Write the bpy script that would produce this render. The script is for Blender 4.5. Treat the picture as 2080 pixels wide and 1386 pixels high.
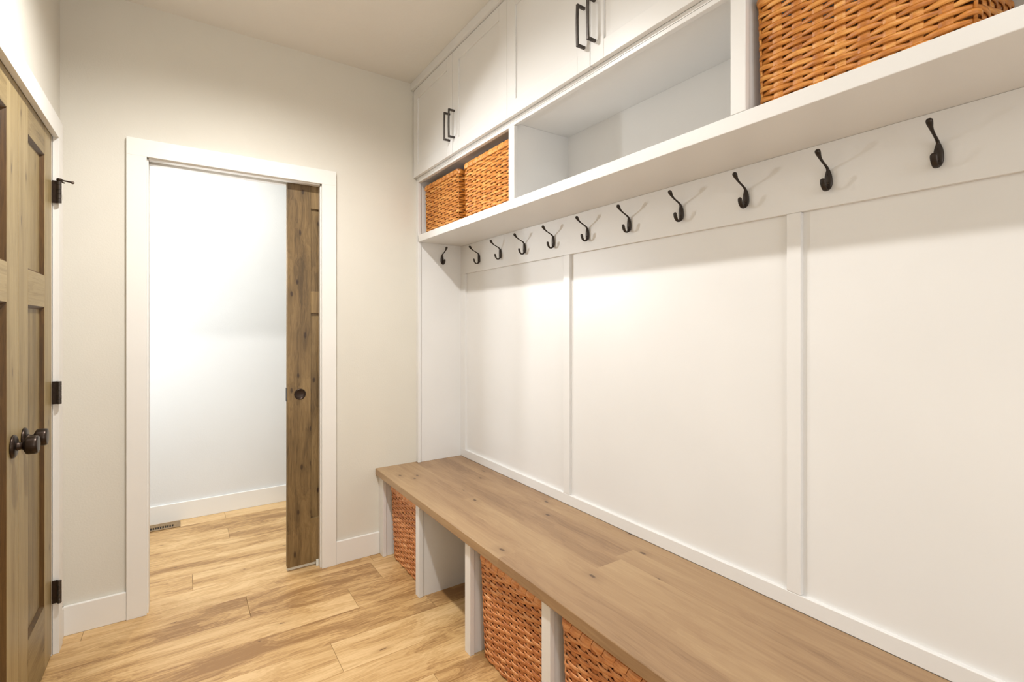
import bpy, bmesh, math, random
from mathutils import Vector, Matrix
random.seed(11)
for o in list(bpy.data.objects): bpy.data.objects.remove(o, do_unlink=True)
S = bpy.context.scene
COL = S.collection
PI = math.pi

# ------------------------------------------------------------------ camera
cam = bpy.data.cameras.new('camera')
cam.sensor_width = 36.0
cam.lens = 998.69 * 36 / 2080
cam.shift_y = -(693 - 662.37) / 2080
cam.clip_start = 0.02
co = bpy.data.objects.new('camera', cam)
co.location = (-1.4488, -2.7454, 1.2903)
co.rotation_euler = (PI / 2, 0, -0.5931)
COL.objects.link(co)
S.camera = co

# ------------------------------------------------------------------ world, exposure
w = bpy.data.worlds.new('world'); S.world = w; w.use_nodes = True
w.node_tree.nodes['Background'].inputs[0].default_value = (0.80, 0.88, 1.0, 1)
w.node_tree.nodes['Background'].inputs[1].default_value = 1.0
S.view_settings.view_transform = 'Standard'
S.view_settings.look = 'None'
S.view_settings.gamma = 1.0
S.view_settings.use_curve_mapping = False
S.view_settings.exposure = 0.18

WARM = (1.0, 0.985, 0.962)
COOL = (0.86, 0.93, 1.0)
def area(name, loc, rot, sx, sy, e, col, spread=PI):
    l = bpy.data.lights.new(name, 'AREA'); l.shape = 'RECTANGLE'; l.size = sx; l.size_y = sy
    l.energy = e; l.color = col; l.spread = spread
    o = bpy.data.objects.new(name, l); o.location = loc; o.rotation_euler = rot; COL.objects.link(o); return o
# soft fill added behind the camera; daylight from the window at the hallway's end
area('fill_near', (-0.95, -4.36, 1.45), (PI/2, 0, 0), 1.3, 1.3, 15, (1.0, 0.99, 0.97))
area('daylight_hallway', (-2.40, 0.62, 1.60), (PI/2, 0, -PI/2), 0.42, 0.80, 17, COOL)
hl_ = area('hallway_lamp', (-1.95, .75, 1.68), (0, 0, 0), .09, .09, 4, (.96, .98, 1.0), math.radians(95))
hl_.rotation_euler = (Vector((0, -1.05, 1.66)) - hl_.location).to_track_quat('-Z', 'Y').to_euler()

DL_SPOTS = [(-1.22, -0.98, 2.712, 50), (-1.22, -2.45, 2.712, 10.5), (-1.22, -3.75, 2.712, 20), (-1.35, 0.66, 2.712, 17)]

# ------------------------------------------------------------------ materials
def M(name):
    m = bpy.data.materials.new(name); m.use_nodes = True
    nt = m.node_tree; b = nt.nodes['Principled BSDF']; return m, nt, b
def lin(c):
    return tuple(((v/255)/12.92 if v/255 <= .04045 else ((v/255+.055)/1.055)**2.4) for v in c) + (1,)
def nd(nt, t, **k):
    n = nt.nodes.new(t)
    for a, v in k.items(): setattr(n, a, v)
    return n
def ramp(nt, fac, stops, interp='LINEAR'):
    r = nd(nt, 'ShaderNodeValToRGB'); r.color_ramp.interpolation = interp
    e = r.color_ramp.elements
    while len(e) < len(stops): e.new(0.5)
    for i, (p, c) in enumerate(stops): e[i].position = p; e[i].color = c
    nt.links.new(fac, r.inputs[0]); return r.outputs[0]
def mix(nt, fac, a, b, mode='MIX'):
    n = nd(nt, 'ShaderNodeMix', data_type='RGBA', blend_type=mode)
    L = nt.links
    for i, v in ((0, fac), (6, a), (7, b)):
        if isinstance(v, (int, float)): n.inputs[i].default_value = v
        elif isinstance(v, tuple): n.inputs[i].default_value = v
        else: L.new(v, n.inputs[i])
    return n.outputs[2]
def math_(nt, op, a, b=0.0, c=0.0):
    n = nd(nt, 'ShaderNodeMath', operation=op)
    for i, v in enumerate((a, b, c)):
        if isinstance(v, (int, float)): n.inputs[i].default_value = v
        else: nt.links.new(v, n.inputs[i])
    return n.outputs[0]
def noise(nt, vec, scale, detail=3, rough=.5, dist=0.0):
    n = nd(nt, 'ShaderNodeTexNoise'); n.inputs['Scale'].default_value = scale
    n.inputs['Detail'].default_value = detail; n.inputs['Roughness'].default_value = rough
    n.inputs['Distortion'].default_value = dist
    nt.links.new(vec, n.inputs['Vector']); return n.outputs['Fac']
def mapping(nt, vec, sc, loc=None):
    n = nd(nt, 'ShaderNodeMapping'); n.inputs['Scale'].default_value = sc
    nt.links.new(vec, n.inputs['Vector'])
    if loc is not None: nt.links.new(loc, n.inputs['Location'])
    return n.outputs[0]
def bump(nt, b, h, dist, strength=1.0):
    n = nd(nt, 'ShaderNodeBump'); n.inputs['Distance'].default_value = dist; n.inputs['Strength'].default_value = strength
    nt.links.new(h, n.inputs['Height']); nt.links.new(n.outputs[0], b.inputs['Normal'])

def paint(name, rgb, rough=.5, bs=180, bd=.0004, var=.012):
    m, nt, b = M(name)
    tc = nd(nt, 'ShaderNodeTexCoord').outputs['Object']
    n1 = noise(nt, tc, 3.0, 2)
    c = lin(rgb); d = tuple(v*(1-var*2) for v in c[:3]) + (1,)
    nt.links.new(ramp(nt, n1, [(.35, d), (.65, c)]), b.inputs['Base Color'])
    b.inputs['Roughness'].default_value = rough
    n2 = noise(nt, tc, bs, 2)
    bump(nt, b, n2, bd)
    return m
MW = paint('wall_paint', (218, 214, 203), .75, 140, .0004)
MC = paint('ceiling_paint', (228, 225, 218), .9, 90, .0012)
MT = paint('trim_paint', (234, 232, 227), .38, 60, .0002)
MB = paint('cabinet_paint', (228, 227, 225), .36, 60, .0002)
MH = paint('hallway_paint', (222, 223, 222), .75, 140, .0004)

def wood(name, axis, dark, mid, light, knot, rough=.45, along=1.0, across=10.0, knots=.0, tone=.25, contrast=1.0, wave=.35, kscale=(1.3, 4.5), spec=.5, flat=2, ring=.05):
    """procedural timber, grain along axis (0 x, 1 y, 2 z); tone varies from piece to piece"""
    m, nt, b = M(name); L = nt.links
    tc = nd(nt, 'ShaderNodeTexCoord').outputs['Object']
    oi = nd(nt, 'ShaderNodeObjectInfo').outputs['Random']
    comb = nd(nt, 'ShaderNodeCombineXYZ')
    for i, k in enumerate((17.3, 29.1, 11.7)): L.new(math_(nt, 'MULTIPLY', oi, k), comb.inputs[i])
    off = comb.outputs[0]
    def sc(a, c):
        v = [c, c, c]; v[axis] = a; return tuple(v)
    big = noise(nt, mapping(nt, tc, sc(along*.55, across*.5), off), 1.0, 3, .55, .6)
    warp = nd(nt, 'ShaderNodeVectorMath', operation='SCALE')
    nv = nd(nt, 'ShaderNodeTexNoise'); nv.inputs['Scale'].default_value = 1.0; nv.inputs['Detail'].default_value = 2
    L.new(mapping(nt, tc, sc(along*1.6, across*.35), off), nv.inputs['Vector'])
    L.new(nv.outputs['Color'], warp.inputs[0]); warp.inputs['Scale'].default_value = .9
    addv = nd(nt, 'ShaderNodeVectorMath', operation='ADD')
    L.new(mapping(nt, tc, sc(along*.8, across*1.6), off), addv.inputs[0]); L.new(warp.outputs[0], addv.inputs[1])
    fig = noise(nt, addv.outputs[0], 1.5, 6, .6, .35)
    fine = noise(nt, mapping(nt, tc, sc(along*4, across*26), off), 1.0, 4, .7)
    f = math_(nt, 'MULTIPLY_ADD', fig, .55, math_(nt, 'MULTIPLY', big, .45))
    f = math_(nt, 'MULTIPLY_ADD', math_(nt, 'SUBTRACT', fine, .5), .28, f)
    rg = math_(nt, 'SINE', math_(nt, 'MULTIPLY', fig, 75.0))
    f = math_(nt, 'MULTIPLY_ADD', rg, ring, f)
    f = math_(nt, 'MULTIPLY_ADD', math_(nt, 'SUBTRACT', oi, .5), tone, f)
    f = math_(nt, 'MULTIPLY_ADD', math_(nt, 'SUBTRACT', f, .5), contrast, .5)
    col = ramp(nt, f, [(.30, lin(dark)), (.47, lin(mid)), (.68, lin(light))])
    if knots > 0:
        v = nd(nt, 'ShaderNodeTexVoronoi'); v.inputs['Scale'].default_value = 1.0; v.inputs['Randomness'].default_value = 1.0
        av = nd(nt, 'ShaderNodeVectorMath', operation='ADD')
        sp = nd(nt, 'ShaderNodeSeparateXYZ'); L.new(mapping(nt, tc, sc(kscale[0], kscale[1]), off), sp.inputs[0])
        cx_ = nd(nt, 'ShaderNodeCombineXYZ'); L.new(sp.outputs[axis], cx_.inputs[0]); L.new(sp.outputs[3-axis-flat], cx_.inputs[1])
        v.voronoi_dimensions = '2D'; L.new(cx_.outputs[0], av.inputs[0])
        w2 = nd(nt, 'ShaderNodeVectorMath', operation='SCALE'); L.new(nv.outputs['Color'], w2.inputs[0]); w2.inputs['Scale'].default_value = .35
        L.new(w2.outputs[0], av.inputs[1]); L.new(av.outputs[0], v.inputs['Vector'])
        halo = ramp(nt, v.outputs['Distance'], [(.0, (1, 1, 1, 1)), (knots*2.6, (0, 0, 0, 1))])
        core = ramp(nt, v.outputs['Distance'], [(knots*.35, (1, 1, 1, 1)), (knots*.7, (0, 0, 0, 1))])
        col = mix(nt, math_(nt, 'MULTIPLY', halo, .45), col, lin(dark))
        col = mix(nt, math_(nt, 'MULTIPLY', core, .85), col, lin(knot))
    L.new(col, b.inputs['Base Color'])
    b.inputs['Roughness'].default_value = rough
    b.inputs['Specular IOR Level'].default_value = spec
    bump(nt, b, fine, .0006, .6)
    return m
MF = wood('oak_floor', 0, (150, 112, 68), (192, 154, 102), (216, 182, 132), (96, 60, 30), .42, 1.5, 6, knots=.022, tone=.10, contrast=1.6, kscale=(1.3, 3.7), ring=.035)
MS = wood('maple_bench', 1, (122, 93, 66), (154, 123, 90), (173, 144, 107), (72, 48, 32), .40, 1.0, 4.5, knots=.055, tone=.16, contrast=1.0, kscale=(2.3, 5), ring=.02)
MD = wood('alder_door', 2, (98, 78, 44), (138, 118, 78), (166, 146, 104), (62, 38, 20), .42, 1.0, 9, knots=.05, tone=.16, contrast=1.0, kscale=(2.0, 7), flat=0, ring=.03)
MDR = wood('alder_door_rail', 1, (98, 78, 44), (138, 118, 78), (166, 146, 104), (62, 38, 20), .42, 1.0, 9, knots=.05, tone=.16, contrast=1.0, kscale=(2.0, 7), flat=0, ring=.03)
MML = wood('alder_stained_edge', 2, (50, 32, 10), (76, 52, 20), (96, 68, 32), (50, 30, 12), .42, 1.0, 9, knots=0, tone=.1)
MP = wood('alder_pocket_door', 2, (82, 64, 38), (122, 98, 62), (148, 123, 82), (48, 30, 16), .42, 1.6, 8, knots=.10, tone=.16, contrast=1.2, kscale=(3.8, 9), flat=1, ring=.028)

def metal(name, rgb, rough=.35, metallic=.8):
    m, nt, b = M(name)
    tc = nd(nt, 'ShaderNodeTexCoord').outputs['Object']
    c = lin(rgb); n1 = noise(nt, tc, 60, 2)
    nt.links.new(ramp(nt, n1, [(.3, tuple(v*.7 for v in c[:3])+(1,)), (.7, c)]), b.inputs['Base Color'])
    b.inputs['Roughness'].default_value = rough; b.inputs['Metallic'].default_value = metallic
    return m
MBZ = metal('oil_rubbed_bronze', (62, 50, 42), .34, .75)
MHK = metal('dark_hook_metal', (58, 50, 44), .38, .6)
MPL = metal('gunmetal_pull', (84, 78, 74), .38, .7)
MREG = metal('register_metal', (150, 124, 88), .45, .2)
MTRK = metal('track_metal', (120, 112, 100), .4, .7)

def wicker(name, dark, mid, light):
    m, nt, b = M(name); L = nt.links
    tc = nd(nt, 'ShaderNodeTexCoord').outputs['Object']
    oi = nd(nt, 'ShaderNodeObjectInfo').outputs['Random']
    comb = nd(nt, 'ShaderNodeCombineXYZ')
    for i in range(3): L.new(math_(nt, 'MULTIPLY', oi, 13.7+i*7), comb.inputs[i])
    a = noise(nt, mapping(nt, tc, (14, 14, 260), comb.outputs[0]), 1.0, 3, .6)
    b2 = noise(nt, mapping(nt, tc, (22, 22, 60), comb.outputs[0]), 1.0, 2)
    f = math_(nt, 'MULTIPLY_ADD', a, .5, math_(nt, 'MULTIPLY', b2, .5))
    f = math_(nt, 'MULTIPLY_ADD', math_(nt, 'SUBTRACT', oi, .5), .16, f)
    L.new(ramp(nt, f, [(.32, lin(dark)), (.50, lin(mid)), (.66, lin(light))]), b.inputs['Base Color'])
    b.inputs['Roughness'].default_value = .42
    bump(nt, b, a, .0012, .7)
    return m
MWK = wicker('golden_wicker', (158, 90, 26), (202, 128, 50), (230, 168, 90))
MWR = wicker('reddish_wicker', (160, 90, 44), (202, 132, 78), (224, 166, 114))
def plain(name, rgb, rough=.5):
    m, nt, b = M(name)
    tc = nd(nt, 'ShaderNodeTexCoord').outputs['Object']
    c = lin(rgb); n1 = noise(nt, tc, 30, 2)
    nt.links.new(ramp(nt, n1, [(.3, tuple(v*.92 for v in c[:3])+(1,)), (.7, c)]), b.inputs['Base Color'])
    b.inputs['Roughness'].default_value = rough; return m
MDK = plain('dark_void', (30, 22, 16), .8)
MPLA = plain('white_plastic', (226, 226, 218), .4)
MRUB = plain('grey_rubber', (110, 96, 84), .6)
MEM, nt_, b_ = M('lamp_lens'); b_.inputs['Emission Color'].default_value = (1, .9, .75, 1); b_.inputs['Emission Strength'].default_value = 6
MGL, nt_, b_ = M('window_glass'); b_.inputs['Transmission Weight'].default_value = 1; b_.inputs['Roughness'].default_value = .02; b_.inputs['Base Color'].default_value = (.97, .99, 1, 1)

# ------------------------------------------------------------------ helpers
def link(name, me, mat, parent=None):
    o = bpy.data.objects.new(name, me); COL.objects.link(o)
    if mat is not None: me.materials.append(mat)
    if parent is not None: o.parent = parent
    return o
def tag(o, label, cat=None, group=None, kind=None):
    o['label'] = label
    if cat: o['category'] = cat
    if group: o['group'] = group
    if kind: o['kind'] = kind
    return o
def empty(name, loc=(0, 0, 0)):
    o = bpy.data.objects.new(name, None); o.location = loc; o.empty_display_size = .05; COL.objects.link(o); return o
def bm_box(bm, x0, x1, y0, y1, z0, z1):
    x0, x1 = min(x0, x1), max(x0, x1); y0, y1 = min(y0, y1), max(y0, y1)
    v = [bm.verts.new((x, y, z)) for z in (z0, z1) for y in (y0, y1) for x in (x0, x1)]
    for f in ((0, 2, 3, 1), (4, 5, 7, 6), (0, 1, 5, 4), (2, 6, 7, 3), (0, 4, 6, 2), (1, 3, 7, 5)):
        bm.faces.new([v[i] for i in f])
def fin(bm, name, mat, parent=None, bev=0.0, seg=2, smooth=False, origin=None):
    if bev > 0:
        bmesh.ops.bevel(bm, geom=list(bm.edges), offset=bev, segments=seg, affect='EDGES', profile=.5)
    bmesh.ops.recalc_face_normals(bm, faces=list(bm.faces))
    me = bpy.data.meshes.new(name)
    if smooth:
        for f in bm.faces: f.smooth = True
    if origin is not None: bmesh.ops.translate(bm, verts=list(bm.verts), vec=-Vector(origin))
    bm.to_mesh(me); bm.free()
    o = link(name, me, mat, parent)
    if origin is not None: o.location = origin
    return o
def box(name, x0, x1, y0, y1, z0, z1, mat, parent=None, bev=0.0015, seg=2):
    bm = bmesh.new(); bm_box(bm, x0, x1, y0, y1, z0, z1)
    return fin(bm, name, mat, parent, bev, seg)
def sweep(bm, pts, rads, up=Vector((0, 1, 0)), n=14, cap=True):
    """elliptic tube: rads = (half width along `up`, half thickness)"""
    P = [Vector(p) for p in pts]; rings = []
    for i, p in enumerate(P):
        t = (P[min(i+1, len(P)-1)] - P[max(i-1, 0)]).normalized()
        a = (up - t*up.dot(t)).normalized(); b = t.cross(a)
        w_, h_ = rads[i]
        rings.append([bm.verts.new(p + a*(w_*math.cos(2*PI*k/n)) + b*(h_*math.sin(2*PI*k/n))) for k in range(n)])
    for r0, r1 in zip(rings, rings[1:]):
        for k in range(n): bm.faces.new((r0[k], r0[(k+1) % n], r1[(k+1) % n], r1[k]))
    if cap: bm.faces.new(rings[0][::-1]); bm.faces.new(rings[-1])
def lathe(bm, prof, mat4, n=32):
    """profile (r, h) around +Z, transformed"""
    rings = []
    for r, h in prof:
        if r < 1e-6: rings.append([bm.verts.new(mat4 @ Vector((0, 0, h)))])
        else: rings.append([bm.verts.new(mat4 @ Vector((r*math.cos(2*PI*k/n), r*math.sin(2*PI*k/n), h))) for k in range(n)])
    for a, b in zip(rings, rings[1:]):
        for k in range(n):
            k2 = (k+1) % n
            if len(a) == 1 and len(b) == 1: continue
            if len(a) == 1: bm.faces.new((a[0], b[k], b[k2]))
            elif len(b) == 1: bm.faces.new((a[k], a[k2], b[0]))
            else: bm.faces.new((a[k], a[k2], b[k2], b[k]))
def catmull(pts, sub=4):
    out = []
    P = [pts[0]] + list(pts) + [pts[-1]]
    for i in range(1, len(P)-2):
        for s in range(sub):
            t = s/sub; r = []
            for a, b, c, d in zip(P[i-1], P[i], P[i+1], P[i+2]):
                r.append(.5*((2*b)+(-a+c)*t+(2*a-5*b+4*c-d)*t*t+(-a+3*b-3*c+d)*t**3))
            out.append(tuple(r))
    out.append(tuple(pts[-1])); return out

# ------------------------------------------------------------------ key dimensions
ZC = 2.724                      # ceiling
XL = -1.865                     # left wall face
XW = 0.016                      # recessed panel plane of the right wall, rails proud to x = 0
YN = -4.40                      # near wall (behind the camera)
YE = 0.0                        # far wall face
HY0, HY1 = 0.115, 1.205         # hallway
HX0, HX1 = -2.45, 0.60
OL, OR_, OH = -1.568, -0.832, 2.039   # doorway between jamb faces
XC = -0.286                     # face frame front of the cubbies
YEND = -3.06                    # near end of the built-in

# ------------------------------------------------------------------ structure
def struct(o, label, cat): return tag(o, label, cat, kind='structure')
# floor with every plank an object
floor = box('floor', HX0-.2, HX1+.2, YN-.2, HY1+.2, -0.03, -0.004, MDK, bev=0)
struct(floor, 'honey oak plank floor running from room into hallway', 'floor')
edges = [1.26, 1.065, .870, .687, .492, .300, .110, -.090, -.2905, -.485, -.680]
while edges[-1] > YN-.05: edges.append(edges[-1]-.195)
fixed = {0: [-1.197], 2: [-1.20], 5: [-1.399], 6: [-1.788, -.57], 7: [-1.1905, -.590], 8: [-.770, -1.99], 9: [-.475, -1.695], 10: [-.944], 3: [-2.0, -.62], 4: [-.30, -1.72], 1: [-1.9, -.68], 11: [-.30, -1.52]}
for i in range(len(edges)-1):
    y1, y0 = edges[i], edges[i+1]
    js = sorted(fixed.get(i, [-2.0 + random.random()*1.2]))
    xs = list(js)
    while xs[0] > HX0: xs.insert(0, xs[0]-1.22)
    while xs[-1] < HX1: xs.append(xs[-1]+1.22)
    lo, hi = (HX0-.05, HX1+.05) if y0 > 0.0 else (XL-.06, .06)
    if y0 <= .1 < y1 or abs(y0-.110) < .01 or abs(y1-.11) < .01: lo, hi = HX0-.05, HX1+.05
    for a, b in zip(xs, xs[1:]):
        a2, b2 = max(a, lo), min(b, hi)
        if b2-a2 < .03: continue
        bm = bmesh.new(); bm_box(bm, a2+.0005, b2-.0005, y0+.0005, y1-.0005, -.004, 0)
        fin(bm, 'plank', MF, floor, .0007, 1)

box_c = box('ceiling', HX0-.2, HX1+.2, YN-.2, HY1+.2, ZC, ZC+.08, MC, bev=0)
struct(box_c, 'plain beige painted ceiling', 'ceiling')

# far wall: solid left of the doorway, hollow pocket right of it
bm = bmesh.new()
bm_box(bm, XL-.12, OL-.012, YE, HY0, 0, ZC)
bm_box(bm, OL-.012, OR_+.012, YE, .040, OH+.012, ZC); bm_box(bm, OL-.012, OR_+.012, .076, HY0, OH+.012, ZC)
bm_box(bm, OL-.012, OR_+.012, .040, .076, OH+.05, ZC)
bm_box(bm, OR_+.012, .14, YE, .034, 0, ZC); bm_box(bm, OR_+.012, .14, .082, HY0, 0, ZC)
bm_box(bm, OR_+.012, .14, .034, .082, OH+.05, ZC); bm_box(bm, -.1, .14, .034, .082, 0, OH+.05)
struct(fin(bm, 'wall_far', MW), 'warm off white wall with the cased doorway to the hallway', 'wall')
# left wall with double door opening
DY0, DY1 = -0.149, -1.100       # door leaves
bm = bmesh.new()
bm_box(bm, XL-.12, XL, DY0+.016, YE, 0, ZC)
bm_box(bm, XL-.12, XL, DY1-.016, DY0+.016, 2.052, ZC)
bm_box(bm, XL-.12, XL, YN, DY1-.016, 0, ZC)
struct(fin(bm, 'wall_left', MW), 'warm off white wall around the wooden double doors', 'wall')
# near wall, with an opening for the added window
bm = bmesh.new()
bm_box(bm, XL-.12, -1.65, YN-.12, YN, 0, ZC); bm_box(bm, -.25, .14, YN-.12, YN, 0, ZC)
bm_box(bm, -1.65, -.25, YN-.12, YN, 0, .75); bm_box(bm, -1.65, -.25, YN-.12, YN, 2.15, ZC)
struct(fin(bm, 'wall_near', MW), 'warm off white wall behind the viewer with an added window', 'wall')
def window(name, axis, a0, a1, z0, z1, p, label):
    bm = bmesh.new(); t = .04
    def bb(u0, u1, w0, w1, d0, d1):
        if axis == 'x': bm_box(bm, u0, u1, p+d0, p+d1, w0, w1)
        else: bm_box(bm, p+d0, p+d1, u0, u1, w0, w1)
    bb(a0, a0+t, z0, z1, -.1, -.04); bb(a1-t, a1, z0, z1, -.1, -.04); bb(a0+t, a1-t, z0, z0+t, -.1, -.04); bb(a0+t, a1-t, z1-t, z1, -.1, -.04)
    o = fin(bm, name, MT); struct(o, label, 'window')
    bm = bmesh.new(); bb(a0+t, a1-t, z0+t, z1-t, -.073, -.067); fin(bm, 'pane', MGL, o)
window('added_window_1', 'x', -1.65, -.25, .75, 2.15, YN, 'white framed window added behind the viewer for the fill light')  # unseen window, added to go with the near fill light
# right wall behind the built-in
bm = bmesh.new(); bm_box(bm, XW, .14, YN, YE, 0, ZC)
struct(fin(bm, 'wall_right', MB), 'white wall behind bench and hook rail', 'wall')
# hallway walls
struct(box('wall_hallway', HX0-.1, HX1+.1, HY1, HY1+.1, 0, ZC, MH, bev=0), 'cool white hallway wall seen through the doorway', 'wall')
bm = bmesh.new(); bm_box(bm, HX1, HX1+.1, HY0, HY1, 0, ZC)
struct(fin(bm, 'wall_hallway_right', MH), 'white wall closing the hallway on the right', 'wall')
bm = bmesh.new()
bm_box(bm, HX0-.1, HX0, HY0-.12, .36, 0, ZC); bm_box(bm, HX0-.1, HX0, .88, HY1, 0, ZC)
bm_box(bm, HX0-.1, HX0, .36, .88, 0, 1.12); bm_box(bm, HX0-.1, HX0, .36, .88, 2.08, ZC)
struct(fin(bm, 'wall_hallway_left', MH), 'white wall with a window at the left end of the hallway', 'wall')
window('window_2', 'y', .36, .88, 1.12, 2.08, HX0, 'white framed window at the left end of the hallway')
struct(box('wall_hallway_near', HX0-.1, XL-.12, 0, HY0, 0, ZC, MH, bev=0), 'white hallway wall left of the doorway', 'wall')

# ------------------------------------------------------------------ baseboards
def bevel_base(name, x0, x1, y0, y1, z1, label):
    return struct(box(name, x0, x1, y0, y1, 0, z1, MT, bev=.0025), label, 'baseboard')
bevel_base('baseboard_left', XL, XL+.015, -.0695, -.0005, .1225, 'short white baseboard at the corner beside the double doors')
bevel_base('baseboard_far_left', XL+.0005, -1.6465, -.015, 0, .1225, 'white baseboard left of the doorway casing')
bevel_base('baseboard_far_right', -.752, -.513, -.015, 0, .1225, 'white baseboard between doorway casing and bench')
bevel_base('baseboard_hallway', HX0, HX1, HY1-.015, HY1, .118, 'white baseboard along the hallway wall')
bevel_base('baseboard_left_near', XL, XL+.015, YN, DY1-.08, .1225, 'white baseboard along the left wall near the viewer')
bevel_base('baseboard_near', XL+.015, XW, YN, YN+.015, .1225, 'white baseboard under the added near window')

# ------------------------------------------------------------------ doorway trim
tr = empty('trim_1', ((OL+OR_)/2, 0, 0)); struct(tr, 'flat white casing around the doorway to the hallway', 'door trim')
def child(o, p):
    o.parent = p; o.matrix_parent_inverse = p.matrix_basis.inverted() if False else Matrix.Translation(-Vector(p.location)); return o
CIL, CIR, CZ = -1.574, -.826, 2.045
child(box('side_casing', -1.6460, CIL, -.018, 0, 0, CZ, MT, bev=.0009), tr)
child(box('side_casing', CIR, -.7525, -.018, 0, 0, CZ, MT, bev=.0009), tr)
child(box('head_casing', -1.6460, -.7525, -.018, 0, CZ, 2.1213, MT, bev=.0009), tr)
child(box('side_jamb', OL-.012, OL, .0, HY0, 0, OH, MT, bev=.0012), tr)
child(box('split_jamb', OR_, OR_+.012, .0, .034, 0, OH, MT, bev=.0012), tr)
child(box('split_jamb', OR_, OR_+.012, .081, HY0, 0, OH, MT, bev=.0012), tr)
child(box('head_jamb', OL, OR_, .0, .036, OH, OH+.012, MT, bev=.0012), tr)
child(box('head_jamb', OL, OR_, .080, HY0, OH, OH+.012, MT, bev=.0012), tr)
child(box('door_track', OL, -.12, .048, .068, OH+.028, OH+.046, MTRK, bev=.001), tr)
child(box('side_casing', -1.6460, CIL, HY0, HY0+.018, 0, CZ, MT, bev=.0022), tr)
child(box('side_casing', CIR, -.7525, HY0, HY0+.018, 0, CZ, MT, bev=.0022), tr)
child(box('head_casing', -1.6460, -.7525, HY0, HY0+.018, CZ+.0006, 2.1213, MT, bev=.0022), tr)

# left door trim
tl = empty('trim_2', (XL, -.62, 0)); struct(tl, 'white casing around the wooden double doors', 'door trim')
XK = -1.846
child(box('side_casing', XL, XK, -.1395, -.0698, 0, 2.0326, MT, bev=.0009), tl)
child(box('side_casing', XL, XK, -1.182, -1.1105, 0, 2.0326, MT, bev=.0009), tl)
child(box('head_casing', XL, XK, -1.182, -.0698, 2.0326, 2.110, MT, bev=.0009), tl)
child(box('side_jamb', XL-.12, XL-.0012, -.1465, -.1335, 0, 2.0385, MT, bev=.0012), tl)
child(box('side_jamb', XL-.12, XL-.0012, -1.1155, -1.1025, 0, 2.0385, MT, bev=.0012), tl)
child(box('head_jamb', XL-.12, XL-.0012, -1.1155, -.1335, 2.0385, 2.0515, MT, bev=.0012), tl)

# fascia at the ceiling above the cabinets
struct(box('trim_3', -.321, -.262, YEND, -.0005, 2.6805, ZC-.0005, MB, bev=.001), 'flat white fascia board closing cabinets to the ceiling', 'trim')

# ------------------------------------------------------------------ wooden doors
def panel_door(root, axis, u0, u1, z0, z1, f, back, stile, rails, mst, mrl, pr=.013):
    """frame-and-panel leaf. axis 'y': width along y, face at x=f, back at x=back."""
    def b(name, a0, a1, c0, c1, d0, d1, m, bev=.0012):
        if axis == 'y': o = box(name, d0, d1, a0, a1, c0, c1, m, bev=bev)
        else: o = box(name, a0, a1, d0, d1, c0, c1, m, bev=bev)
        return child(o, root)
    b('stile', u0, u0+stile, z0, z1, f, back, mst); b('stile', u1-stile, u1, z0, z1, f, back, mst)
    for (a, c) in rails: b('rail', u0+stile+.0002, u1-stile-.0002, a, c, f, back, mrl)
    s = 1 if back > f else -1
    if axis == 'y':
        for (a, c) in zip(rails, rails[1:]):
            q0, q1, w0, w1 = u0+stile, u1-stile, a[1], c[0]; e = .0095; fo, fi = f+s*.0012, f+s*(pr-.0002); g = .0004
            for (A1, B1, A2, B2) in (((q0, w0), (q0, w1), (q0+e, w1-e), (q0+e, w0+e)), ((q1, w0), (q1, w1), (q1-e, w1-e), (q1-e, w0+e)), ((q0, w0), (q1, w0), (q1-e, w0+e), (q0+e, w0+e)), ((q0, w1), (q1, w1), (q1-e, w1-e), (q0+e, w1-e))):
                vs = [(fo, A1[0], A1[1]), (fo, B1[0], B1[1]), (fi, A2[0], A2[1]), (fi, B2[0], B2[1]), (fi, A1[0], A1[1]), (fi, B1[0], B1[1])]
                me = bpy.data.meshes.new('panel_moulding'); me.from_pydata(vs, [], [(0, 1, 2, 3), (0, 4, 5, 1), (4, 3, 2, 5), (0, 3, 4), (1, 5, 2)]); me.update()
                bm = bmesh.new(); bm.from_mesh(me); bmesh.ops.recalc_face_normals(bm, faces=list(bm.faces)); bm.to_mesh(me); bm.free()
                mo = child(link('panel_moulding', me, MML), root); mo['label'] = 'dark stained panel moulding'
    for (a, c) in zip(rails, rails[1:]):
        b('panel', u0+stile-.004, u1-stile+.004, a[1]-.004, c[0]+.004, f+s*pr, back-s*pr, mst, bev=0)
RL = [(.010, .250), (1.360, 1.477), (1.925, 2.035)]
XD = -1.8666
def knob(parent, y, z):
    k = empty('door_knob', (XD, y, z)); k.parent = parent; k.matrix_parent_inverse = Matrix.Translation(-Vector(parent.location))
    R = Matrix.Rotation(PI/2, 4, 'Y')
    for nm, prof in (('rosette', [(0, 0), (.0350, 0), (.0352, .003), (.0335, .0065), (.027, .0095), (.016, .0105), (0, .0105)]),
                     ('knob', [(0, .009), (.0145, .009), (.0125, .013), (.0105, .019), (.0112, .0235), (.020, .0275), (.0262, .0310), (.0275, .0345), (.0277, .050), (.0268, .0550), (.0250, .0572), (.020, .0580), (0, .0583)])):
        bm = bmesh.new(); lathe(bm, prof, R, 36); o = fin(bm, nm, MBZ, k, smooth=True)
    return k
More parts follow.
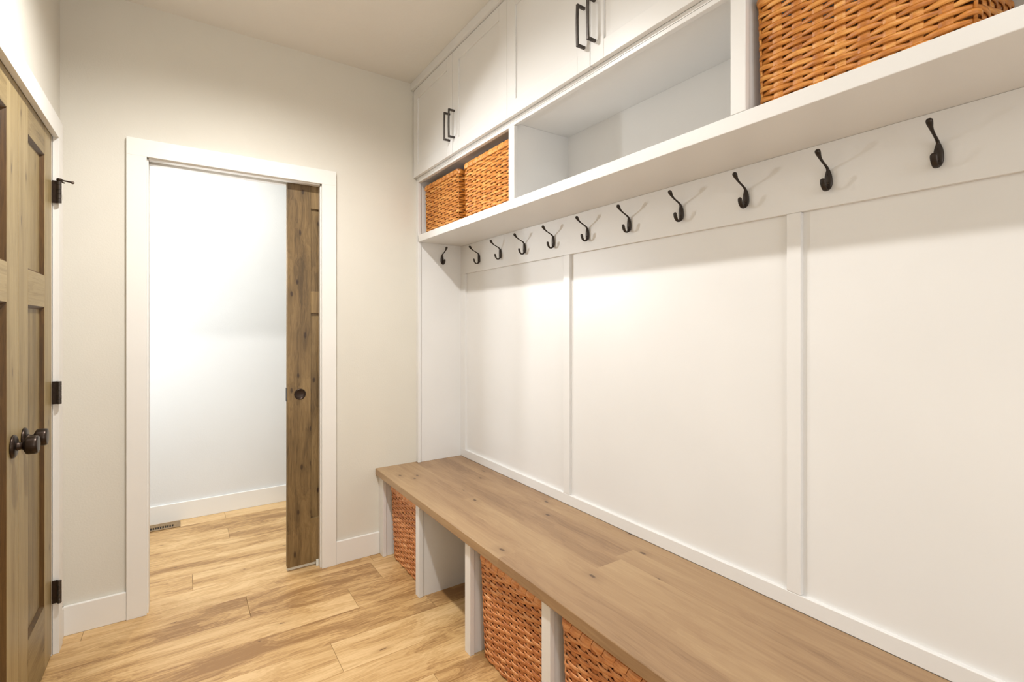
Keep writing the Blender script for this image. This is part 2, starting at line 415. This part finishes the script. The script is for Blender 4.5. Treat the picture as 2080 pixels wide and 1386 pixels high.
def leaf(name, y0, y1, ky, hinge, label):
    r = empty(name, (XD-.018, (y0+y1)/2, .01)); struct(r, label, 'door')
    panel_door(r, 'y', y0, y1, .010, 2.035, XD, XD-.035, .1165, RL, MD, MDR)
    knob(r, ky, .928)
    for z in ((1.7715, 1.860), (.984, 1.073), (.204, .293)):
        h = child(box('hinge', XL-.0005, XK+.0005 if hinge > -1 else XK, hinge-.0040, hinge-.0022, z[0], z[1], MBZ, bev=.0004), r)
        s = -1 if hinge > -1 else 1
        bm = bmesh.new()
        for kk in range(5):
            a = z[0] + kk*(z[1]-z[0])/5
            lathe(bm, [(0, a+.0004), (.0062, a+.0004), (.0066, a+.0012), (.0066, a+.0170), (.0062, a+.0174), (0, a+.0174)], Matrix.Translation((XK+.0035, hinge+s*.0090, 0)), 16)
        child(fin(bm, 'knuckle', MPL, h), h).matrix_parent_inverse = Matrix.Identity(4)
        if z[0] > 1.5 and hinge > -1:
            bm = bmesh.new(); zt = z[1]+.0035; X0, Y0 = XK+.0035, hinge+s*.0090
            lathe(bm, [(0, z[1]-.001), (.0085, z[1]-.001), (.0095, z[1]+.001), (.0095, z[1]+.006), (.007, z[1]+.0085), (0, z[1]+.009)], Matrix.Translation((X0, Y0, 0)), 16)
            sweep(bm, [(X0, Y0, zt), (X0+.018, Y0+.012, zt), (X0+.0335, Y0+.022, zt)], [(.0032, .0032)]*3, Vector((0, 0, 1)), 10)
            sweep(bm, [(X0, Y0, zt-.002), (X0+.008, Y0+.012, zt-.007), (X0+.012, Y0+.016, zt-.007)], [(.0028, .0028)]*3, Vector((0, 0, 1)), 10)
            d = fin(bm, 'door_stop', MBZ, h, smooth=True); d['label'] = 'dark hinge pin stop rod'
            bm = bmesh.new()
            bmesh.ops.create_uvsphere(bm, u_segments=14, v_segments=10, radius=.0062, matrix=Matrix.Translation((X0+.0355, Y0+.0235, zt)))
            o = fin(bm, 'stop_bumper', MRUB, h, smooth=True)
    return r
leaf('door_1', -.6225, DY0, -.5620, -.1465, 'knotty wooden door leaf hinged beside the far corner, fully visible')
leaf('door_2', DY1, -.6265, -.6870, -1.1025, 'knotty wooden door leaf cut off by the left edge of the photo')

# pocket door
pd = empty('door_3', (-.587, .058, .012)); struct(pd, 'dark knotty wooden pocket door slid half out of the wall', 'door')
panel_door(pd, 'x', -.987, -.187, .022, 2.045, .0405, .0755, .1170, [(.022, .258), (1.360, 1.475), (1.918, 2.045)], MP, MP)
bm = bmesh.new(); R = Matrix.Translation((-.9245, .0403, .929)) @ Matrix.Rotation(PI/2, 4, 'X')
lathe(bm, [(0, .0006), (.0200, .0006), (.0215, .0012), (.0228, .0026), (.0250, .0034), (.0275, .0026), (.0290, .0004), (.0290, -.001), (0, -.001)], R, 40)
p = child(fin(bm, 'finger_pull', MBZ, smooth=True), pd); p['label'] = 'round dark bronze recessed finger pull'
bm = bmesh.new(); bm_box(bm, -.9905, -.9860, .046, .070, .895, .965)
child(fin(bm, 'edge_pull', MPL, bev=.0008), pd)
bm = bmesh.new(); bm_box(bm, -.986, -.836, .048, .066, .0065, .0210)
child(fin(bm, 'bottom_channel', MPLA, bev=.001), pd)
g = box('door_guide', -.845, -.8325, .030, .0385, 0, .034, MPLA, bev=.0012)
tag(g, 'small white plastic floor guide at the foot of the pocket door', 'door guide')

# ------------------------------------------------------------------ floor register in the hallway
reg = empty('floor_register', (-1.60, 1.115, 0)); tag(reg, 'tan metal floor register against the hallway baseboard', 'vent')
rx0, rx1, ry0, ry1 = -1.760, -1.450, 1.062, 1.176
bm = bmesh.new(); z1 = .0045
bm_box(bm, rx0, rx1, ry0, ry0+.022, .0005, z1); bm_box(bm, rx0, rx1, ry1-.050, ry1, .0005, z1)
bm_box(bm, rx0, rx0+.035, ry0+.022, ry1-.050, .0005, z1); bm_box(bm, rx1-.035, rx1, ry0+.022, ry1-.050, .0005, z1)
child(fin(bm, 'frame', MREG, bev=0), reg)
child(box('dark_duct', rx0+.03, rx1-.03, ry0+.018, ry1-.046, .0004, .0012, MDK, bev=0), reg)
x = rx0+.035
while x < rx1-.036:
    child(box('louver', x, x+.0042, ry0+.022, ry1-.050, .0012, .0043, MREG, bev=0), reg); x += .0125

# ------------------------------------------------------------------ wall panelling (board and batten)
pn = empty('wall_panelling', (0, -1.5, .48)); struct(pn, 'white recessed-panel wainscot between bench and cubby shelf', 'wall panelling')
ZR1, ZR0 = 1.612, .5290
ZS0, ZS1 = 1.786, 1.8262
YI = -.0235
ST = [(-.0800, YI), (-1.0575, -1.0150), (-2.0515, -2.0125), (YEND+.02, -3.006)]
o = child(box('hook_rail', 0, XW, YEND+.02, YI, ZR1, ZS0, MB, bev=.0012), pn)
child(box('bottom_rail', 0, XW, YEND+.02, YI, .4825, ZR0, MB, bev=.0022), pn)
for a, b in ST: child(box('batten', 0, XW, a, b, ZR0+.0003, ZR1-.0003, MB, bev=.0012), pn)
for (a, _), (_, b) in zip(ST, ST[1:]):
    bm = bmesh.new()
    bm_box(bm, XW-.0025, XW, b, a, ZR0, ZR1); child(fin(bm, 'panel', MB), pn)

# ------------------------------------------------------------------ cubby unit
cb = empty('cubby_unit', (-.14, -1.5, ZS0)); tag(cb, 'long white built-in cubby shelf above the coat hooks', 'shelving')
child(box('end_panel', -.268, XW, YI, -.0003, .4826, 2.16, MB, bev=.0008), cb)
child(box('face_stile', XC, -.2683, -.0316, -.0003, .4826, 2.150, MB, bev=.0018), cb)
child(box('shelf', XC, XW, YEND, YI-.0003, ZS0+.0003, ZS1, MB, bev=.0018), cb)
child(box('top_rail', XC, -.2683, YEND, -.0320, 2.1362, 2.1500, MB, bev=.0012), cb)
child(box('top_panel', -.2680, XW, YEND, YI, 2.1490, 2.1620, MB, bev=.0008), cb)
for a, b in ((-1.0354, -.9931), (-2.0569, -2.0163), (YEND, -3.018)):
    child(box('face_stile', XC+.0002, -.2683, a, b, ZS1+.0003, 2.1359, MB, bev=.0018), cb)
    child(box('divider', -.2680, XW, a+.006, b-.006, ZS1+.0003, 2.1487, MB, bev=.0008), cb)

# ------------------------------------------------------------------ upper cabinets
XDR = -.3061
GAP = .0016
units = [(-1.0105, -.0060, -.5090, 'white two-door cabinet at the far end above the two baskets'),
         (-2.0290, -1.0120, -1.5198, 'white two-door cabinet above the empty cubby'),
         (-3.0500, -2.0310, -2.5400, 'white two-door cabinet above the near basket, out of frame')]
def shaker(parent, y0, y1, z0, z1):
    d = empty('door', (XDR, (y0+y1)/2, z0)); d.parent = parent; d.matrix_parent_inverse = Matrix.Translation(-Vector(parent.location))
    t = .0625; xb = XDR+.019
    def c(o): return child(o, d)
    c(box('stile', XDR, xb, y0, y0+t, z0, z1, MB, bev=.0011)); c(box('stile', XDR, xb, y1-t, y1, z0, z1, MB, bev=.0011))
    c(box('rail', XDR, xb, y0+t+.0002, y1-t-.0002, z0, z0+t, MB, bev=.0011)); c(box('rail', XDR, xb, y0+t+.0002, y1-t-.0002, z1-t, z1, MB, bev=.0011))
    c(box('panel', XDR+.0065, xb-.003, y0+t-.003, y1-t+.003, z0+t-.003, z1-t+.003, MB, bev=0))
    return d
def pull(parent, y):
    bm = bmesh.new(); zs = (2.2385, 2.3725); x1 = XDR; x0 = XDR-.0345
    for z in zs: bm_box(bm, x0+.004, x1, y-.0045, y+.0045, z-.0045, z+.0045)
    pts = []; n = 8
    for i in range(n+1):
        t = i/n; z = zs[0]-.0045+(zs[1]-zs[0]+.009)*t
        pts.append((x0 - .0014*math.sin(PI*t), z))
    rings = []
    for (x, z) in pts:
        rings.append([bm.verts.new((x-.0005, y-.0048, z)), bm.verts.new((x+.0065, y-.0048, z)), bm.verts.new((x+.0065, y+.0048, z)), bm.verts.new((x-.0005, y+.0048, z))])
    for a, b in zip(rings, rings[1:]):
        for k in range(4): bm.faces.new((a[k], a[(k+1) % 4], b[(k+1) % 4], b[k]))
    bm.faces.new(rings[0][::-1]); bm.faces.new(rings[-1])
    o = fin(bm, 'handle', MPL, bev=.0006, seg=1); child(o, parent); o['label'] = 'dark metal bar pull'
for y0, y1, ym, lab in units:
    u = empty('upper_cabinet', (-.14, (y0+y1)/2, 2.165)); tag(u, lab, 'cabinet')
    yb0, yb1 = y0-.0006, min(y1+.0006, -.0006)
    child(box('carcass', -.2850, XW, yb0, yb1, 2.1624, 2.6800, MB, bev=.0008), u)
    ub = box('bottom_lip', -.2864, -.2852, yb0, yb1, 2.1506, 2.1640, MB, bev=0); child(ub, u)
    d1 = shaker(u, ym+GAP, y1, 2.1650, 2.6775); pull(d1, ym+.0275)
    d2 = shaker(u, y0, ym-GAP, 2.1650, 2.6775); pull(d2, ym-.0235)

# ------------------------------------------------------------------ storage bench
bn = empty('storage_bench', (-.27, -1.5, 0)); tag(bn, 'white storage bench base with open bays along the right wall', 'bench')
XB, ZB1, ZB0 = -.5325, .4825, .4455
XP = -.5125
posts = [(-.0700, -.0150), (-.5695, -.5270), (-1.0640, -1.0210), (-1.5640, -1.5205), (-2.064, -2.021), (-2.564, -2.521), (YEND, -3.018)]
for i, (a, b) in enumerate(posts):
    if i == 0:
        child(box('post', XP, XP+.020, -.0700, -.0004, 0, ZB0-.0004, MB, bev=.0018), bn)
        child(box('divider', XP+.0205, -.001, -.0640, -.0004, 0, ZB0-.0004, MB, bev=.0008), bn)
    else:
        child(box('post', XP, XP+.020, a, b, 0, ZB0-.0004, MB, bev=.0018), bn)
        child(box('divider', XP+.0205, -.001, a+.006, b-.006, 0, ZB0-.0004, MB, bev=.0008), bn)
seat = empty('bench_top', (-.26, -1.5, ZB0)); tag(seat, 'thick taupe stained wooden bench top with knots', 'bench top')
strips = [(XB, -.405, [-.0006, -1.30, YEND-.02]), (-.405, -.298, [-.0006, -.72, -2.35, YEND-.02]), (-.298, -.185, [-.0006, -1.545, YEND-.02]), (-.185, -.095, [-.0006, -1.520, YEND-.02]), (-.095, -.0004, [-.0006, -.95, -2.6, YEND-.02])]
for x0, x1, ys in strips:
    for a, b in zip(ys, ys[1:]):
        bm = bmesh.new(); bm_box(bm, x0, x1, b, a, ZB0, ZB1)
        if x0 == XB:
            es = [e for e in bm.edges if all(abs(v.co.x-XB) < 1e-5 for v in e.verts) and abs(e.verts[0].co.z-e.verts[1].co.z) < 1e-5]
            bmesh.ops.bevel(bm, geom=es, offset=.003, segments=3, affect='EDGES', profile=.5)
        child(fin(bm, 'board', MS), seat)

# ------------------------------------------------------------------ coat hooks
def hook(name='coat_hook'):
    """origin on the wall plane, wall normal = -x, arms reach out to -x"""
    r = empty(name)
    # cast back plate with a hollow face
    pr = [(-.0035, -.0265, .0030, .0025), (-.0050, -.0240, .0072, .0046), (-.0050, -.0150, .0100, .0050), (-.0052, -.004, .0102, .0052), (-.0056, .008, .0088, .0056), (-.0064, .018, .0062, .0054), (-.0075, .0245, .0040, .0045)]
    bm = bmesh.new(); c = catmull(pr, 4); sweep(bm, [(x, 0, z) for x, z, _, _ in c], [(w_, h_) for _, _, w_, h_ in c], n=16)
    fin(bm, 'back_plate', MHK, r, smooth=True)
    pu = [(-.0070, .0215, .0042, .0044), (-.0120, .0285, .0036, .0034), (-.0260, .0355, .0032, .0026), (-.0420, .0425, .0034, .0026), (-.0540, .0500, .0044, .0036), (-.0610, .0570, .0062, .0058), (-.0650, .0620, .0068, .0066), (-.0670, .0655, .0058, .0054), (-.0680, .0680, .0022, .0020)]
    bm = bmesh.new(); c = catmull(pu, 4); sweep(bm, [(x, 0, z) for x, z, _, _ in c], [(w_, h_) for _, _, w_, h_ in c], n=14)
    fin(bm, 'upper_prong', MHK, r, smooth=True)
    pl = [(-.0060, -.0190, .0078, .0044), (-.0090, -.0262, .0074, .0038), (-.0170, -.0315, .0064, .0030), (-.0260, -.0305, .0060, .0029), (-.0330, -.0235, .0066, .0031), (-.0368, -.0140, .0072, .0034), (-.0385, -.0075, .0064, .0032), (-.0390, -.0040, .0030, .0018)]
    bm = bmesh.new(); c = catmull(pl, 4); sweep(bm, [(x, 0, z) for x, z, _, _ in c], [(w_, h_) for _, _, w_, h_ in c], n=14)
    fin(bm, 'lower_prong', MHK, r, smooth=True)
    for z in (.010, -.0125):
        bm = bmesh.new(); lathe(bm, [(0, .0118), (.0018, .0116), (.0030, .0104), (.0032, .0085)], Matrix.Translation((0, 0, z)) @ Matrix.Rotation(-PI/2, 4, 'Y'), 12)
        fin(bm, 'screw', MBZ, r, smooth=True)
    return r
def copy_tree(o, parent=None):
    c = o.copy(); COL.objects.link(c)
    if parent is not None: c.parent = parent
    for ch in list(o.children): copy_tree(ch, c)
    return c
h0 = hook()
hy = [-.2574, -.4883, -.7155, -.9479, -1.1810, -1.4171, -1.6560, -1.8925, -2.1250, -2.3565]
hl = ['coat hook on the rail nearest the inside corner', 'second coat hook from the inside corner on the long rail', 'third coat hook from the inside corner on the long rail',
      'coat hook just left of the upright batten between first and second panels', 'coat hook just right of the upright batten between first and second panels',
      'dark coat hook above the second panel, sixth along the rail from the corner', 'dark coat hook above the middle of the second panel, seventh from the corner',
      'dark coat hook above the right end of the second panel', 'dark coat hook above the left corner of the third panel, second from the right edge', 'dark coat hook nearest the viewer, at the right edge of the photo']
for i, (y, lab) in enumerate(zip(hy, hl)):
    h = h0 if i == 0 else copy_tree(h0)
    h.location = (0, y, 1.685); tag(h, lab, 'coat hook', 'coat hooks on the rail')
h = copy_tree(h0); h.location = (-.1300, YI-.0004, 1.6960); h.rotation_euler = (0, 0, PI/2)
tag(h, 'dark coat hook alone on the short side panel of the niche', 'coat hook', 'coat hooks on the rail')

# ------------------------------------------------------------------ wicker baskets
def basket(name, L, D, H, nL, nS, rows, mat, taper, z0=.002):
    """origin at the front-left-bottom... centre of base; front faces -x; L along y, D along x"""
    r = empty(name); RC = .014
    def hb(z):   # half sizes at height z
        k = (1-z/H)*taper
        return D/2-k, L/2-k
    n = 2*(nL+nS); stakes = []
    for i in range(nL): stakes.append(('f', i/nL))
    for i in range(nS): stakes.append(('r', i/nS))
    for i in range(nL): stakes.append(('b', i/nL))
    for i in range(nS): stakes.append(('l', i/nS))
    def rect(u, z):
        """u in stake units around the perimeter -> point, normal"""
        u %= n; hx, hyy = hb(z)
        if u < nL: p = Vector((-hx, -hyy+2*hyy*u/nL))
        elif u < nL+nS: p = Vector((-hx+2*hx*(u-nL)/nS, hyy))
        elif u < 2*nL+nS: p = Vector((hx, hyy-2*hyy*(u-nL-nS)/nL))
        else: p = Vector((hx-2*hx*(u-2*nL-nS)/nS, -hyy))
        q = Vector((max(-hx+RC, min(hx-RC, p.x)), max(-hyy+RC, min(hyy-RC, p.y))))
        d = p-q; d = d.normalized() if d.length > 1e-6 else Vector((-1, 0))
        return q+d*RC, d
    pitch = (H-.022)/rows
    A = .0035; SUB = 6
    rnd = random.Random(7 + int(L*1000) + int(H*1000))
    for rw in range(rows):
        zc = z0+.004+pitch*(rw+.5); ph = rnd.uniform(-.0006, .0006); p2 = rnd.random()*6
        verts = []; faces = []; m = n*SUB
        for s in range(m):
            u = s/SUB; p, d = rect(u, zc)
            k = math.cos(PI*(u+rw)); k = math.copysign(abs(k)**.75, k)
            off = A*k
            hh = pitch*(.465+.04*k) + .0003*math.sin(u*2.1+p2)
            zz = zc+ph+.0006*math.sin(u*.7+p2)
            t = .0012
            for (o_, z_) in ((off+t*.35, zz-hh), (off+t*1.6, zz-hh*.45), (off+t*1.6, zz+hh*.45), (off+t*.35, zz+hh), (off-t, zz+hh*.8), (off-t, zz-hh*.8)):
                verts.append((p.x+d.x*o_, p.y+d.y*o_, z_))
        for s in range(m):
            a = s*6; b = ((s+1) % m)*6
            for k in range(6): faces.append((a+k, b+k, b+(k+1) % 6, a+(k+1) % 6))
        me = bpy.data.meshes.new('strand'); me.from_pydata(verts, [], faces); me.update()
        for pl in me.polygons: pl.use_smooth = True
        link('strand', me, mat, r)
    # upright stakes, rods at the corners
    for i in range(n):
        corner = i in (0, nL, nL+nS, 2*nL+nS)
        if corner:
            bm = bmesh.new(); p0, d = rect(i, 0); p1, d1 = rect(i, H-.012)
            sweep(bm, [(p0.x+d.x*.001, p0.y+d.y*.001, z0), (p1.x+d.x*.001, p1.y+d.y*.001, H-.012)], [(.0032, .0032)]*2, Vector((1, 0, 0)), 10)
            fin(bm, 'corner_rod', mat, r, smooth=True); continue
        verts = []
        for z in (z0, H-.012):
            for du, oo in ((-.25, -.0006), (-.13, .0009), (0, .0013), (.13, .0009), (.25, -.0006), (.25, -.0018), (-.25, -.0018)):
                p, d = rect(i+du, z); verts.append((p.x+d.x*oo, p.y+d.y*oo, z))
        faces = [(k, (k+1) % 7, 7+(k+1) % 7, 7+k) for k in range(7)] + [tuple(range(6, -1, -1)), tuple(range(7, 14))]
        me = bpy.data.meshes.new('stake'); me.from_pydata(verts, [], faces); me.update()
        link('stake', me, mat, r)
    # wrapped rim: slanting bands over a core
    per = 2*(L+D); wraps = n
    verts = []; faces = []
    for wv in range(wraps):
        NS = 4
        ua = wv*n/wraps; ub = (wv+.95)*n/wraps
        prof = [(.0015, -.0165), (.0068, -.0150), (.0088, -.006), (.0088, .003), (.0066, .0090), (.0008, .0115), (-.0052, .0085), (-.0062, -.004), (-.003, -.0150)]
        base = len(verts)
        for s in range(NS+1):
            t = s/NS
            bul =   .46+.60*math.sin(PI*min(max(t, .03), .97))**.5
            for (oo, zz) in prof:
                uu = ua+(ub-ua)*t - zz*.5*n/per
                p, d = rect(uu, H-.011)
                verts.append((p.x+d.x*oo*bul, p.y+d.y*oo*bul, H-.0115+zz*(.92+.08*bul)))
        K = len(prof)
        for s in range(NS):
            for k in range(K):
                a = base+s*K+k; b = base+s*K+(k+1) % K; faces.append((a, b, b+K, a+K))
        faces.append(tuple(base+k for k in range(K-1, -1, -1))); faces.append(tuple(base+NS*K+k for k in range(K)))
    me = bpy.data.meshes.new('rim'); me.from_pydata(verts, [], faces); me.update()
    bm = bmesh.new(); bm.from_mesh(me); bmesh.ops.recalc_face_normals(bm, faces=list(bm.faces)); bm.to_mesh(me); bm.free()
    o = link('rim', me, mat, r); o['label'] = 'rim wrapped in flat slanting cane'
    # base
    hx, hyy = hb(0)
    bx = box('base', -hx+.003, hx-.003, -hyy+.003, hyy-.003, .0, .006, mat, r, bev=.001)
    return r
tb = basket('wicker_basket', .414, .245, .285, 9, 5, 20, MWK, .005)
tops = [((-.1285, -.2590, ZS1+.0005), 'golden wicker basket in the far cubby, at its corner end'),
        ((-.1310, -.7480, ZS1+.0005), 'golden wicker basket in the far cubby, beside the empty cubby'),
        ((-.1275, -2.2745, ZS1+.0005), 'golden wicker basket alone in the near cubby at the top right')]
for i, (loc, lab) in enumerate(tops):
    b = tb if i == 0 else copy_tree(tb)
    b.location = loc; tag(b, lab, 'basket', 'wicker baskets in the cubbies')
bb = basket('wicker_basket', .402, .370, .408, 9, 8, 29, MWR, .012)
lows = [((-.2900, -.3000, .0005), 'reddish wicker basket under the bench at its far end'),
        ((-.2940, -1.2880, .0005), 'reddish wicker basket under the bench, second of three, right of the empty bay'),
        ((-.3000, -1.7900, .0005), 'reddish wicker basket under the bench nearest the viewer, cut by the bottom edge')]
for i, (loc, lab) in enumerate(lows):
    b = bb if i == 0 else copy_tree(bb)
    b.location = loc; tag(b, lab, 'basket', 'wicker baskets under the bench')

# ------------------------------------------------------------------ recessed downlights
for i, (x, y, z, e) in enumerate(DL_SPOTS):
    r = empty('downlight', (x, y, ZC)); tag(r, ['white recessed ceiling downlight nearest the doorway', 'white recessed ceiling downlight above the viewer', 'white recessed ceiling downlight by the added near window', 'white recessed ceiling downlight in the hallway'][i], 'ceiling light')
    bm = bmesh.new(); lathe(bm, [(.062, -.001), (.082, -.001), (.084, -.004), (.080, -.007), (.062, -.007), (.062, -.001)], Matrix.Identity(4), 36); fin(bm, 'trim_ring', MT, r, smooth=False)
    bm = bmesh.new(); lathe(bm, [(0, -.002), (.0615, -.002), (.0615, -.0035), (0, -.0035)], Matrix.Identity(4), 36); fin(bm, 'lens', MEM, r)
    l = bpy.data.lights.new('downlight_beam', 'SPOT'); l.energy = e*3.2; l.spot_size = math.radians(158); l.spot_blend = .85; l.shadow_soft_size = .05
    l.color = WARM if i < 3 else (1, .96, .9)
    o = bpy.data.objects.new('downlight_beam', l); COL.objects.link(o); o.location = (x, y, ZC-.012)
